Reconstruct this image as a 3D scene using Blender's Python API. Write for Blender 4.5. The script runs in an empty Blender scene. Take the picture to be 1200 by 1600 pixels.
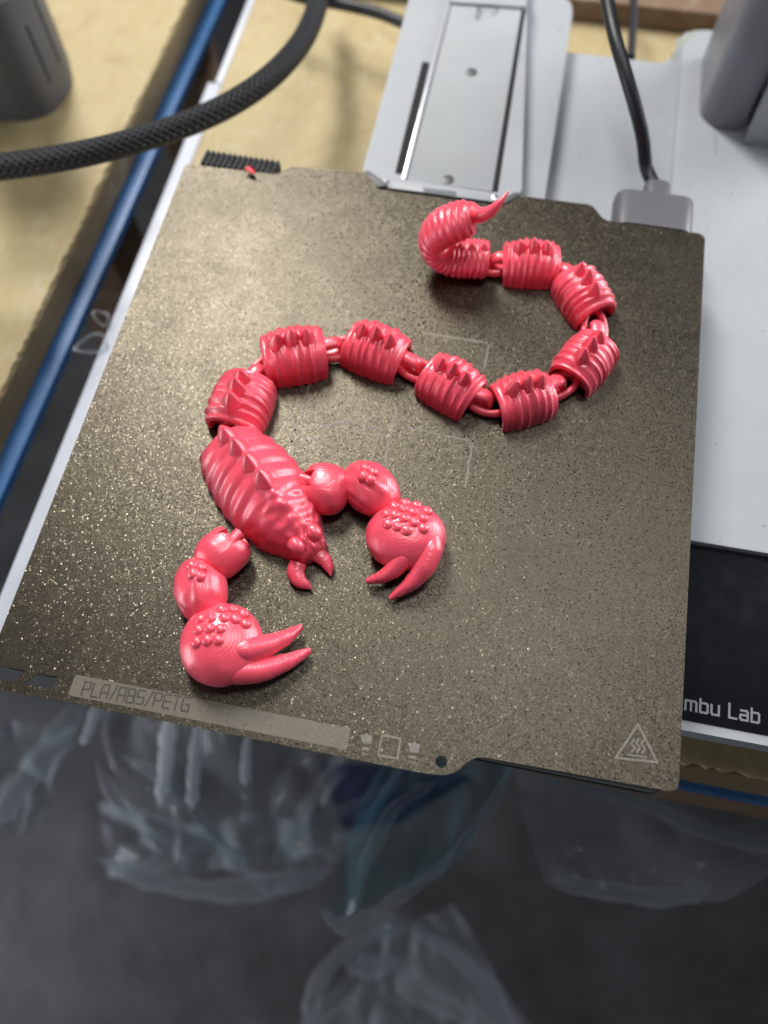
import bpy, bmesh, math, random
from mathutils import Vector, Matrix, noise
from math import sin, cos, pi, radians, sqrt, hypot

# units: 1 Blender unit = 100 mm; every coordinate below is in millimetres, build plate top = z 0,
# x to the right along the plate's front edge, y towards the back of the printer
S = 0.01
random.seed(7)
sc = bpy.context.scene
COL = sc.collection
sc.unit_settings.scale_length = 0.1

# ------------------------------------------------------------------ camera
Rw = [[0.981686, 0.18989, -0.015281], [0.167041, -0.89657, -0.410195], [-0.091592, 0.400131, -0.91187]]
CP = [165.86, -47.57, 307.68]
cam = bpy.data.cameras.new('camera')
camo = bpy.data.objects.new('camera', cam)
COL.objects.link(camo)
M = Matrix(((Rw[0][0], -Rw[1][0], -Rw[2][0]), (Rw[0][1], -Rw[1][1], -Rw[2][1]), (Rw[0][2], -Rw[1][2], -Rw[2][2]))).to_4x4()
M.translation = Vector(CP) * S
camo.matrix_world = M
cam.sensor_fit = 'VERTICAL'; cam.sensor_height = 36.0; cam.lens = 1300 / 1600 * 36
cam.clip_start = 0.05; cam.clip_end = 200
cam.dof.use_dof = True; cam.dof.focus_distance = 3.24; cam.dof.aperture_fstop = cam.lens * 0.001 / 0.064
sc.camera = camo

# ------------------------------------------------------------------ light
w = bpy.data.worlds.new('World'); sc.world = w; w.use_nodes = True
bg = w.node_tree.nodes['Background']; bg.inputs[0].default_value = (0.76, 0.82, 0.92, 1); bg.inputs[1].default_value = 0.13
sc.view_settings.view_transform = 'Standard'; sc.view_settings.look = 'None'; sc.view_settings.exposure = 0.15
sc.render.film_transparent = False
try:
    sc.cycles.use_denoising = True
    sc.cycles.max_bounces = 8
    sc.cycles.caustics_reflective = False; sc.cycles.caustics_refractive = False
    sc.cycles.sample_clamp_indirect = 4
except Exception: pass
def area(name, loc, tgt, sx, sy, power, col):
    l = bpy.data.lights.new(name, 'AREA'); l.shape = 'RECTANGLE'; l.size = sx * S; l.size_y = sy * S
    l.energy = power; l.color = col
    o = bpy.data.objects.new(name, l); COL.objects.link(o)
    o.location = Vector(loc) * S
    d = (Vector(tgt) - Vector(loc)); o.rotation_euler = d.to_track_quat('-Z', 'Y').to_euler()
    return o
area('ceiling_tube_back', (-330, 900, 1020), (100, 150, 0), 240, 620, 1850, (1.0, 0.975, 0.94))
area('ceiling_tube_front', (340, 330, 1000), (150, 130, 0), 150, 620, 330, (0.98, 0.98, 1.0))
area('window_right', (1400, 1050, 420), (180, 150, 0), 900, 600, 2000, (0.95, 0.97, 1.0))
area('window_left', (-950, -420, 60), (0, -60, -250), 500, 420, 480, (0.90, 0.94, 1.0))

lw_ = area('floor_fill', (-900, -560, 40), (-480, -260, -800), 420, 420, 400, (0.92, 0.95, 1.0))  # added fill lamp, no real window: brightens the floor at lower left
lw_.data.spread = radians(75)

# ------------------------------------------------------------------ node helpers
def mat(name, col, rough=0.5, metal=0.0, **kw):
    m = bpy.data.materials.new(name); m.use_nodes = True
    b = m.node_tree.nodes['Principled BSDF']
    b.inputs['Base Color'].default_value = (*col, 1); b.inputs['Roughness'].default_value = rough
    b.inputs['Metallic'].default_value = metal
    for k, v in kw.items(): b.inputs[k.replace('_', ' ')].default_value = v
    return m
class N:
    def __init__(s, m): s.m = m; s.t = m.node_tree; s.b = s.t.nodes['Principled BSDF']
    def n(s, typ, **kw):
        x = s.t.nodes.new(typ)
        for k, v in kw.items():
            if k in x.inputs.keys() if hasattr(x.inputs, 'keys') else False: x.inputs[k].default_value = v
            else: setattr(x, k, v)
        return x
    def l(s, a, b): s.t.links.new(a, b)
    def pos(s, sc_=(1, 1, 1)):      # position in millimetres
        g = s.n('ShaderNodeNewGeometry'); v = s.n('ShaderNodeVectorMath', operation='MULTIPLY')
        s.l(g.outputs['Position'], v.inputs[0]); v.inputs[1].default_value = [100 * q for q in sc_]
        return v.outputs[0]
    def noise(s, p, scale, detail=3, rough=0.5, dist=0.0):
        x = s.n('ShaderNodeTexNoise'); s.l(p, x.inputs['Vector'])
        x.inputs['Scale'].default_value = scale; x.inputs['Detail'].default_value = detail
        x.inputs['Roughness'].default_value = rough; x.inputs['Distortion'].default_value = dist
        return x.outputs['Fac']
    def ramp(s, f, stops):
        x = s.n('ShaderNodeValToRGB'); e = x.color_ramp.elements
        while len(e) < len(stops): e.new(0.5)
        for i, (p, c) in enumerate(stops):
            e[i].position = p; e[i].color = (*c, 1) if len(c) == 3 else c
        s.l(f, x.inputs['Fac']); return x.outputs['Color']
    def mix(s, f, a, b, blend='MIX'):
        x = s.n('ShaderNodeMix'); x.data_type = 'RGBA'; x.blend_type = blend
        for i, v in ((0, f), (6, a), (7, b)):
            if hasattr(v, 'links'): s.l(v, x.inputs[i])
            else: x.inputs[i].default_value = v if i == 0 else (*v, 1)
        return x.outputs[2]
    def bump(s, h, strength, dist, prev=None):
        x = s.n('ShaderNodeBump'); x.inputs['Strength'].default_value = strength; x.inputs['Distance'].default_value = dist * S
        s.l(h, x.inputs['Height'])
        if prev is not None: s.l(prev, x.inputs['Normal'])
        return x.outputs['Normal']
    def math(s, op, a, b=0.0):
        x = s.n('ShaderNodeMath', operation=op)
        for i, v in ((0, a), (1, b)):
            if hasattr(v, 'links'): s.l(v, x.inputs[i])
            else: x.inputs[i].default_value = v
        return x.outputs[0]

# ---- silk red filament
def filament(name, col, rough=0.34):
    m = mat(name, col, rough, 0.08); k = N(m)
    k.b.inputs['Subsurface Weight'].default_value = 0.10
    k.b.inputs['Subsurface Radius'].default_value = (1.0, 0.25, 0.25)
    k.b.inputs['Subsurface Scale'].default_value = 0.015
    k.b.inputs['Specular IOR Level'].default_value = 0.8
    k.b.inputs['Coat Weight'].default_value = 0.7; k.b.inputs['Coat Roughness'].default_value = 0.27
    k.b.inputs['Sheen Weight'].default_value = 0.15; k.b.inputs['Sheen Roughness'].default_value = 0.35
    k.b.inputs['Sheen Tint'].default_value = (1, 0.55, 0.75, 1)
    p = k.pos()
    sx = k.n('ShaderNodeSeparateXYZ'); k.l(p, sx.inputs[0])
    wob = k.math('MULTIPLY', k.noise(p, 0.22, 3), 1.1)
    ph = k.math('MULTIPLY', k.math('ADD', sx.outputs['Z'], wob), 2 * pi / 0.42)
    lay = k.math('SINE', ph)
    n1 = k.bump(lay, 0.17, 0.11)
    n2 = k.bump(k.noise(p, 0.9, 3), 0.12, 0.5, n1)
    k.l(n2, k.b.inputs['Normal']); k.l(n2, k.b.inputs['Coat Normal'])
    c = k.mix(k.ramp(k.noise(p, 0.12, 2), [(0.3, (0, 0, 0)), (0.7, (1, 1, 1))]), col, tuple(q * 0.86 for q in col))
    k.l(c, k.b.inputs['Base Color'])
    r = k.math('ADD', k.math('MULTIPLY', k.noise(p, 1.2, 2), 0.16), rough - 0.06)
    k.l(r, k.b.inputs['Roughness'])
    return m
RED = filament('silk_red_filament', (0.98, 0.090, 0.145))

# ---- textured metal sheet
def sheet_mat(name, base, lo, sparkle=1.0, rough=0.42, metal=0.88):
    m = mat(name, base, rough, metal); k = N(m); p = k.pos()
    grain = k.noise(p, 1.9, 2, 0.6); fine = k.noise(p, 4.5, 2, 0.5)
    c = k.mix(k.ramp(grain, [(0.35, (0, 0, 0)), (0.65, (1, 1, 1))]), lo, base)
    blot = k.noise(p, 0.018, 3)
    c = k.mix(k.math('MULTIPLY', k.ramp(blot, [(0.35, (0, 0, 0)), (0.7, (1, 1, 1))]), 0.25), c, tuple(q * 0.8 for q in base))
    k.l(c, k.b.inputs['Base Color'])
    nb = k.bump(grain, 0.33 * sparkle, 0.28)
    nb = k.bump(fine, 0.25 * sparkle, 0.12, nb)
    # tiny facets: each voronoi cell tips the surface its own way, so some flash
    v = k.n('ShaderNodeTexVoronoi'); k.l(p, v.inputs['Vector']); v.inputs['Scale'].default_value = 2.0
    off = k.n('ShaderNodeVectorMath', operation='SUBTRACT'); k.l(v.outputs['Color'], off.inputs[0]); off.inputs[1].default_value = (0.5, 0.5, 0.5)
    sc_ = k.n('ShaderNodeVectorMath', operation='SCALE'); k.l(off.outputs[0], sc_.inputs[0])
    sep = k.n('ShaderNodeSeparateXYZ'); k.l(v.outputs['Color'], sep.inputs[0])
    k.l(k.math('MULTIPLY', k.math('ADD', k.math('MULTIPLY', k.math('POWER', sep.outputs['Z'], 6.0), 0.62), 0.085), sparkle), sc_.inputs['Scale'])
    ad = k.n('ShaderNodeVectorMath', operation='ADD'); k.l(nb, ad.inputs[0]); k.l(sc_.outputs[0], ad.inputs[1])
    nm = k.n('ShaderNodeVectorMath', operation='NORMALIZE'); k.l(ad.outputs[0], nm.inputs[0])
    k.l(nm.outputs[0], k.b.inputs['Normal'])
    wear = k.math('MULTIPLY', k.math('SUBTRACT', k.noise(p, 0.035, 5, 0.7, 1.2), 0.5), 0.28)
    rr = k.ramp(v.outputs['Color'], [(0.0, (rough + .12,) * 3), (0.75, (rough,) * 3), (0.93, (0.16,) * 3)])
    k.l(k.math('ADD', rr, wear), k.b.inputs['Roughness'])
    return m
SHEET = sheet_mat('textured_pei', (0.086, 0.075, 0.055), (0.062, 0.053, 0.038), 1.0, 0.31)
MARK = sheet_mat('etched_marking', (0.20, 0.185, 0.155), (0.16, 0.148, 0.122), 0.35, 0.5, 0.3)
BAND = sheet_mat('label_band_finish', (0.165, 0.148, 0.115), (0.145, 0.13, 0.10), 0.25, 0.55, 0.35)
BANDTXT = sheet_mat('label_letter_finish', (0.07, 0.063, 0.05), (0.06, 0.054, 0.042), 0.3, 0.6, 0.3)
SCUFF = sheet_mat('faint_line_finish', (0.18, 0.165, 0.135), (0.14, 0.128, 0.105), 0.4, 0.5, 0.3)

def plastic(name, col, rough, scale=0.5, amt=0.06, bumpy=0.05, metal=0.0):
    m = mat(name, col, rough, metal); k = N(m); p = k.pos()
    c = k.mix(k.ramp(k.noise(p, 0.03, 4, 0.6), [(0.3, (0, 0, 0)), (0.7, (1, 1, 1))]), tuple(q * (1 - amt) for q in col), col)
    k.l(c, k.b.inputs['Base Color'])
    k.l(k.bump(k.noise(p, scale * 4, 3), bumpy, 0.2), k.b.inputs['Normal'])
    k.l(k.math('ADD', k.math('MULTIPLY', k.noise(p, 0.1, 3), 0.15), rough - 0.07), k.b.inputs['Roughness'])
    return m
def grubby(name, col, rough):     # pale plastic with specks and faint scuffs
    m = mat(name, col, rough); k = N(m); p = k.pos()
    c = k.mix(k.ramp(k.noise(p, 0.02, 5, 0.65), [(0.3, (0, 0, 0)), (0.75, (1, 1, 1))]), tuple(q * 0.9 for q in col), col)
    sp = k.ramp(k.noise(p, 0.22, 2, 0.4), [(0.735, (0, 0, 0)), (0.76, (1, 1, 1))])
    c = k.mix(k.math('MULTIPLY', sp, 0.6), c, (0.10, 0.11, 0.13))
    pv = k.pos((0.12, 1.6, 0.3))
    sc2 = k.ramp(k.noise(pv, 0.08, 3, 0.6), [(0.6, (0, 0, 0)), (0.72, (1, 1, 1))])
    c = k.mix(k.math('MULTIPLY', sc2, 0.12), c, tuple(q * 0.75 for q in col))
    k.l(c, k.b.inputs['Base Color'])
    k.l(k.bump(k.noise(p, 2.0, 3), 0.06, 0.2), k.b.inputs['Normal'])
    return m
SHELL = grubby('pale_grey_plastic', (0.37, 0.392, 0.41), 0.5)
ALU = plastic('brushed_cover_metal', (0.35, 0.37, 0.38), 0.72, 0.5, 0.08, 0.05, 0.0)
EDGE = plastic('bright_metal_edge', (0.72, 0.74, 0.78), 0.3, 0.5, 0.05, 0.03, 0.6)
GREY = plastic('mid_grey_plastic', (0.115, 0.112, 0.126), 0.42)
COLM = plastic('column_grey_plastic', (0.19, 0.195, 0.22), 0.36)
DGREY = plastic('dark_grey_plastic', (0.09, 0.092, 0.10), 0.5)
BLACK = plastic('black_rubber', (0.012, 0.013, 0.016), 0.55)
SLOT = plastic('slot_black', (0.004, 0.004, 0.005), 0.8)
CORD = plastic('black_cord_rubber', (0.010, 0.0105, 0.014), 0.45)
STEEL = plastic('screw_steel', (0.12, 0.12, 0.125), 0.45, 0.5, 0.1, 0.05, 0.4)
GLASS = plastic('black_gloss_panel', (0.004, 0.0045, 0.006), 0.16, 0.5, 0.1, 0.01)
PRINT = plastic('grey_print', (0.19, 0.19, 0.20), 0.5)
WHITE = plastic('white_edge_band', (0.55, 0.58, 0.64), 0.4, 0.5, 0.12, 0.05)
BLUE = plastic('blue_film', (0.035, 0.14, 0.35), 0.4, 0.5, 0.25, 0.1)
PINKRED = mat('red_scrap', (0.7, 0.01, 0.03), 0.4)

def wood(name, a, b, dark):
    m = mat(name, a, 0.6); k = N(m); p = k.pos((1, 0.22, 1))
    g = k.noise(p, 0.10, 5, 0.65, 1.5)
    c = k.mix(k.ramp(g, [(0.3, (0, 0, 0)), (0.7, (1, 1, 1))]), a, b)
    q = k.pos(); bl = k.ramp(k.noise(q, 0.035, 3, 0.6, 1.0), [(0.5, (0, 0, 0)), (0.75, (1, 1, 1))])
    c = k.mix(k.math('MULTIPLY', bl, 0.45), c, dark)
    pale = k.ramp(k.noise(q, 0.05, 3, 0.6, 0.6), [(0.58, (0, 0, 0)), (0.72, (1, 1, 1))])
    c = k.mix(k.math('MULTIPLY', pale, 0.35), c, (0.50, 0.46, 0.37))
    k.l(c, k.b.inputs['Base Color'])
    k.l(k.bump(g, 0.15, 0.5), k.b.inputs['Normal'])
    return m
WOOD = wood('plywood_face', (0.40, 0.31, 0.145), (0.45, 0.37, 0.20), (0.27, 0.18, 0.07))
WOODEDGE = wood('plywood_edge', (0.24, 0.175, 0.085), (0.19, 0.135, 0.065), (0.2, 0.13, 0.06))
BROWN = wood('brown_board', (0.17, 0.105, 0.060), (0.22, 0.14, 0.085), (0.1, 0.06, 0.04))

# braided sleeve: diamond weave from the tube's own UVs
def braid_mat():
    m = mat('braided_sleeve', (0.025, 0.027, 0.034), 0.5); k = N(m)
    uv = k.n('ShaderNodeUVMap'); sx = k.n('ShaderNodeSeparateXYZ'); k.l(uv.outputs[0], sx.inputs[0])
    u, v = sx.outputs['X'], sx.outputs['Y']
    a = k.math('SINE', k.math('MULTIPLY', k.math('ADD', u, v), 2 * pi * 10))
    b = k.math('SINE', k.math('MULTIPLY', k.math('SUBTRACT', u, v), 2 * pi * 10))
    h = k.math('MAXIMUM', a, b)
    k.l(k.bump(h, 1.0, 1.0), k.b.inputs['Normal'])
    c = k.mix(k.ramp(h, [(0.1, (0, 0, 0)), (0.9, (1, 1, 1))]), (0.004, 0.0045, 0.006), (0.020, 0.022, 0.028))
    k.l(c, k.b.inputs['Base Color'])
    return m
BRAID = braid_mat()

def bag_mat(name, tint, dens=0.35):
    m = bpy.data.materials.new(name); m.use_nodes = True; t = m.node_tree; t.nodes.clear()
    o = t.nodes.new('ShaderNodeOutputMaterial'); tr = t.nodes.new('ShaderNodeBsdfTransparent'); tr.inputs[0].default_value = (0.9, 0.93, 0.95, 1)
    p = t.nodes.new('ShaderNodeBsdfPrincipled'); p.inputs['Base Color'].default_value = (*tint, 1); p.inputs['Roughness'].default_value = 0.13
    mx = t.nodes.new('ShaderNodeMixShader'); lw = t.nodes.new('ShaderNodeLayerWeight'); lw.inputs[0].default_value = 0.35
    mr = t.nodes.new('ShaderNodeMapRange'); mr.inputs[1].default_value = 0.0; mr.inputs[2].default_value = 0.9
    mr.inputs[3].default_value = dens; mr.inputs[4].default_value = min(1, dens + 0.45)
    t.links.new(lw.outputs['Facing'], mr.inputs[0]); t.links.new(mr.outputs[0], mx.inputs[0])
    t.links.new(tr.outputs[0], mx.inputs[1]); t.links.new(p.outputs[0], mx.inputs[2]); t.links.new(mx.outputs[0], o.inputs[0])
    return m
BAG = bag_mat('clear_polythene', (0.46, 0.49, 0.53), 0.16)
FOLD = bag_mat('folded_polythene', (0.6, 0.63, 0.67), 0.08)
TUBE = bag_mat('frosted_polythene', (0.9, 0.93, 0.97), 0.4)
TEAL = bag_mat('teal_tinted_polythene', (0.10, 0.24, 0.29), 0.28)
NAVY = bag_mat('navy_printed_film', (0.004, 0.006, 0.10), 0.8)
CLEAR = bag_mat('clear_scrap_plastic', (0.6, 0.63, 0.65), 0.10)

# ------------------------------------------------------------------ mesh helpers
ORG = {}
def obj(name, verts, faces, m, parent=None, smooth=True, autos=None, uvs=None):
    o0 = ORG.get(parent.name, (0, 0, 0)) if parent is not None else (0, 0, 0)
    me = bpy.data.meshes.new(name)
    me.from_pydata([((v[0] - o0[0]) * S, (v[1] - o0[1]) * S, (v[2] - o0[2]) * S) for v in verts], [], faces)
    if smooth: me.polygons.foreach_set('use_smooth', [True] * len(me.polygons))
    if autos is not None: me.set_sharp_from_angle(angle=radians(autos))
    if uvs is not None:
        ul = me.uv_layers.new(name='UVMap')
        for lp in me.loops: ul.data[lp.index].uv = uvs[lp.vertex_index]
    me.update()
    me.materials.append(m)
    o = bpy.data.objects.new(name, me); COL.objects.link(o)
    if parent is not None:
        o.parent = parent; ORG[o.name] = o0
    return o
def thing(name, label, cat, loc=(0, 0, 0), group=None):
    o = bpy.data.objects.new(name, None); COL.objects.link(o); o.empty_display_size = 0.1
    o.location = Vector(loc) * S; ORG[o.name] = tuple(loc); tag(o, label, cat, group); return o
def tag(o, label=None, cat=None, group=None, kind=None):
    if label: o['label'] = label
    if cat: o['category'] = cat
    if group: o['group'] = group
    if kind: o['kind'] = kind
    return o
def fix_normals(o):
    bm = bmesh.new(); bm.from_mesh(o.data); bmesh.ops.recalc_face_normals(bm, faces=bm.faces); bm.to_mesh(o.data); bm.free(); return o
def prism(name, poly, z0, z1, m, parent=None, bev=0.0, seg=3, bevall=False):
    """closed 2D outline (world mm) extruded z0..z1 with rounded top edges"""
    n = len(poly); a = sum(poly[i][0] * poly[(i + 1) % n][1] - poly[(i + 1) % n][0] * poly[i][1] for i in range(n))
    if a < 0: poly = poly[::-1]
    bm = bmesh.new()
    lo = [bm.verts.new((p[0], p[1], z0)) for p in poly]; hi = [bm.verts.new((p[0], p[1], z1)) for p in poly]
    bm.faces.new(hi); bm.faces.new(lo[::-1])
    for i in range(n): bm.faces.new((lo[i], lo[(i + 1) % n], hi[(i + 1) % n], hi[i]))
    if bev > 0:
        hs = set(hi)
        ed = [e for e in bm.edges if bevall or (e.verts[0] in hs and e.verts[1] in hs)]
        bmesh.ops.bevel(bm, geom=ed, offset=bev, segments=seg, profile=0.5, affect='EDGES', clamp_overlap=True)
    bmesh.ops.recalc_face_normals(bm, faces=bm.faces)
    bm.verts.index_update(); V = [tuple(v.co) for v in bm.verts]; Fc = [[v.index for v in f.verts] for f in bm.faces]; bm.free()
    return obj(name, V, Fc, m, parent, True, 35)
def P2(l): return [(p[0], p[1]) for p in l]
def rnd(poly, r, seg=6):
    """round the corners of an outline; r may be a list"""
    out = []; n = len(poly)
    for i in range(n):
        p0, p, p1 = [Vector(poly[j][:2]) for j in ((i - 1) % n, i, (i + 1) % n)]
        ri = r[i] if isinstance(r, (list, tuple)) else r
        a, b = (p0 - p), (p1 - p); ri = min(ri, a.length * .45, b.length * .45)
        if ri <= 0.01: out.append(tuple(p)); continue
        a.normalize(); b.normalize()
        for k in range(seg + 1):
            t = k / seg; q = (1 - t) ** 2 * (p + a * ri) + 2 * t * (1 - t) * p + t * t * (p + b * ri); out.append(tuple(q))
    return out
def box(name, x0, x1, y0, y1, z0, z1, m, parent=None, bev=0.0, r=0):
    poly = [(x0, y0), (x1, y0), (x1, y1), (x0, y1)]
    return prism(name, rnd(poly, r) if r else poly, z0, z1, m, parent, bev)
def flat(name, outer, holes, z, th, m, parent=None, bev=0.0):
    """a sheet with holes, via a filled 2D curve turned into a mesh"""
    cu = bpy.data.curves.new(name, 'CURVE'); cu.dimensions = '2D'; cu.fill_mode = 'BOTH'; cu.extrude = th / 2; cu.bevel_depth = bev; cu.bevel_resolution = 1
    for pl in [outer] + holes:
        s = cu.splines.new('POLY'); s.points.add(len(pl) - 1); s.use_cyclic_u = True
        for i, p in enumerate(pl): s.points[i].co = (p[0], p[1], 0, 1)
    co = bpy.data.objects.new('tmp', cu); COL.objects.link(co)
    dg = bpy.context.evaluated_depsgraph_get(); me = bpy.data.meshes.new_from_object(co.evaluated_get(dg))
    V = [(v.co.x, v.co.y, v.co.z + z - th / 2) for v in me.vertices]; Fc = [list(p.vertices) for p in me.polygons]
    bpy.data.objects.remove(co); bpy.data.curves.remove(cu); bpy.data.meshes.remove(me)
    return obj(name, V, Fc, m, parent, False)
def catmull(pts, n):
    P = [Vector(p) for p in pts]; P = [P[0] * 2 - P[1]] + P + [P[-1] * 2 - P[-2]]; out = []
    for i in range(1, len(P) - 2):
        for k in range(n):
            t = k / n; a, b, c, d = P[i - 1:i + 3]
            out.append(0.5 * ((2 * b) + (c - a) * t + (2 * a - 5 * b + 4 * c - d) * t * t + (3 * b - a - 3 * c + d) * t ** 3))
    out.append(P[-2]); return out
def lerp_list(v, n):
    out = []
    for i in range(len(v) - 1):
        for k in range(n): out.append(v[i] + (v[i + 1] - v[i]) * k / n)
    out.append(v[-1]); return out
def tube(name, pts, rad, m, parent=None, n=8, ring=20, up=(0, 0, 1), ry=None, zmin=None, fn=None, closed_ends=True, loop=False):
    """swept tube; rad scalar or per control point, ry = other half-axis along 'up'"""
    C = catmull(pts, n) if not loop else [Vector(p) for p in pts]
    R = lerp_list(rad, n) if isinstance(rad, (list, tuple)) else [rad] * len(C)
    RY = (lerp_list(ry, n) if isinstance(ry, (list, tuple)) else [ry] * len(C)) if ry else R
    V = []; Fc = []; UV = []; L = 0; N_ = len(C)
    T = []
    for i in range(N_):
        if loop: t = C[(i + 1) % N_] - C[(i - 1) % N_]
        else: t = C[min(i + 1, N_ - 1)] - C[max(i - 1, 0)]
        T.append(t.normalized())
    U = Vector(up); U = (U - T[0] * U.dot(T[0])).normalized()
    for i in range(N_):
        if i: L += (C[i] - C[i - 1]).length; U = (U - T[i] * U.dot(T[i])).normalized()
        B = T[i].cross(U)
        for k in range(ring):
            a = 2 * pi * k / ring; ra, rb = R[i], RY[i]
            if fn: ra, rb = fn(i / (N_ - 1), a, ra, rb)
            q = C[i] + B * (cos(a) * ra) + U * (sin(a) * rb)
            if zmin is not None: q.z = max(q.z, zmin)
            V.append(tuple(q)); UV.append((L / (2 * pi * (R[0] or 1)), k / ring))
    rng = N_ if loop else N_ - 1
    for i in range(rng):
        for k in range(ring):
            a = i * ring + k; b = i * ring + (k + 1) % ring; j = ((i + 1) % N_) * ring
            Fc.append((a, b, j + (k + 1) % ring, j + k))
    if not loop and closed_ends:
        Fc.append(list(range(ring))[::-1]); Fc.append([(N_ - 1) * ring + k for k in range(ring)])
    o = obj(name, V, Fc, m, parent, True, 50, UV)
    return fix_normals(o)

# stroke lettering (squarish technical face), each glyph a list of polylines in a 0..0.7 x 0..1 box
GL = {
 'P': [[(0, 0), (0, 1), (.6, 1), (.7, .9), (.7, .55), (.6, .45), (0, .45)]],
 'L': [[(0, 1), (0, 0), (.65, 0)]],
 'A': [[(0, 0), (0, .85), (.15, 1), (.7, 1), (.7, 0)], [(0, .42), (.7, .42)]],
 '/': [[(.05, -.05), (.5, 1.05)]],
 'B': [[(0, 0), (0, 1), (.58, 1), (.68, .9), (.68, .6), (.6, .5), (0, .5)], [(.6, .5), (.7, .4), (.7, .1), (.6, 0), (0, 0)]],
 'S': [[(.68, 1), (.1, 1), (0, .9), (0, .6), (.1, .5), (.6, .5), (.7, .4), (.7, .1), (.6, 0), (0, 0)]],
 'E': [[(.65, 1), (.1, 1), (0, .9), (0, .1), (.1, 0), (.65, 0)], [(0, .5), (.6, .5)]],
 'T': [[(0, 1), (.7, 1)], [(.35, 1), (.35, 0)]],
 'G': [[(.68, 1), (.1, 1), (0, .9), (0, .1), (.1, 0), (.7, 0), (.7, .5), (.35, .5)]],
 'a': [[(.08, .68), (.6, .68), (.68, .58), (.68, 0), (.1, 0), (0, .1), (0, .28), (.08, .36), (.68, .36)]],
 'm': [[(0, 0), (0, .68), (.9, .68), (1.0, .58), (1.0, 0)], [(.5, 0), (.5, .68)]],
 'b': [[(0, .95), (0, 0), (.58, 0), (.68, .1), (.68, .58), (.58, .68), (0, .68)]],
 'u': [[(0, .68), (0, .1), (.1, 0), (.68, 0), (.68, .68)]],
}
def strokes(name, lines, z, wd, th, m, parent):
    """joined flat strips along polylines (world mm)"""
    V = []; Fc = []
    for ln in lines:
        for (x0, y0), (x1, y1) in zip(ln, ln[1:]):
            d = Vector((x1 - x0, y1 - y0)); 
            if d.length < 1e-4: continue
            d.normalize(); nx, ny = -d.y * wd / 2, d.x * wd / 2; ex, ey = d.x * wd / 2, d.y * wd / 2
            b = len(V)
            jz = 0.0006 * (b % 64)
            for zz in (z, z + th + jz):
                V += [(x0 - ex + nx, y0 - ey + ny, zz), (x0 - ex - nx, y0 - ey - ny, zz), (x1 + ex - nx, y1 + ey - ny, zz), (x1 + ex + nx, y1 + ey + ny, zz)]
            Fc += [(b + 4, b + 5, b + 6, b + 7), (b, b + 1, b + 5, b + 4), (b + 1, b + 2, b + 6, b + 5), (b + 2, b + 3, b + 7, b + 6), (b + 3, b, b + 4, b + 7)]
    return obj(name, V, Fc, m, parent, False)
def text_lines(txt, ox, oy, h, ux=(1, 0), sp=0.32, wscale=1.0):
    """returns list of (char, lines) laid out from (ox,oy) along ux"""
    out = []; cx = 0; vx, vy = -ux[1], ux[0]
    for ch in txt:
        if ch == ' ': cx += 0.6 * wscale; continue
        g = GL[ch]; wmax = max(x for l in g for x, _ in l)
        L = [[(ox + ux[0] * (cx + x * wscale) * h + vx * y * h, oy + ux[1] * (cx + x * wscale) * h + vy * y * h) for x, y in l] for l in g]
        out.append((ch, L)); cx += (wmax + sp) * wscale
    return out

# ------------------------------------------------------------------ SETTING: floor
fv = []; ff = []
nx = 60
for j in range(nx + 1):
    for i in range(nx + 1):
        fv.append((-3000 + 6000 * i / nx, -3000 + 6000 * j / nx, -800))
for j in range(nx):
    for i in range(nx): ff.append((j * (nx + 1) + i, j * (nx + 1) + i + 1, (j + 1) * (nx + 1) + i + 1, (j + 1) * (nx + 1) + i))
FLOORM = mat('dark_floor', (0.035, 0.037, 0.04), 0.85); kf = N(FLOORM); pf = kf.pos()
kf.l(kf.mix(kf.ramp(kf.noise(pf, 0.012, 5, 0.7), [(0.3, (0, 0, 0)), (0.7, (1, 1, 1))]), (0.008, 0.0085, 0.009), (0.034, 0.035, 0.037)), kf.b.inputs['Base Color'])
kf.l(kf.bump(kf.noise(pf, 0.06, 4), 0.12, 8), kf.b.inputs['Normal'])
tag(obj('floor', fv, ff, FLOORM, None, False), kind='structure')

# ------------------------------------------------------------------ tables
def ragged(x0, y0, x1, y1, n, amp):
    out = []
    for i in range(n + 1):
        t = i / n; k = random.uniform(-amp, amp)
        d = Vector((x1 - x0, y1 - y0)).normalized(); out.append((x0 + (x1 - x0) * t - d.y * k, y0 + (y1 - y0) * t + d.x * k))
    return out
tl = thing('worktable', 'plywood table at the left carrying the grey slotted housing, blue strip under its sawn edge', 'table', (-200, 300, -800))
prism('table_board', [(-700, 30)] + ragged(-94, 30, -81, 620, 200, 0.9) + [(-700, 620)], -98, -75, WOOD, tl)
# the sawn side stands just proud of the board
prism('sawn_edge', [(-95.0, 29.5), (-93.3, 29.5), (-79.6, 620.5), (-81.3, 620.5)], -97.6, -77.2, WOODEDGE, tl)
prism('blue_strip', [(-110, 30), (-83, 30), (-69, 620), (-110, 620)], -104, -98.2, BLUE, tl, 0.6)
prism('gap_shade_bar', [(-90, 30), (-50, 30), (-46, 620), (-76, 620)], -190, -150, BLACK, tl)  # added black bar standing in for the deep shade between the two tables
for (lx, ly) in ((-660, 360), (-150, 360), (-660, 580), (-150, 580)): box('leg', lx - 25, lx + 25, ly - 25, ly + 25, -800, -103.2, BROWN, tl)

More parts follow.
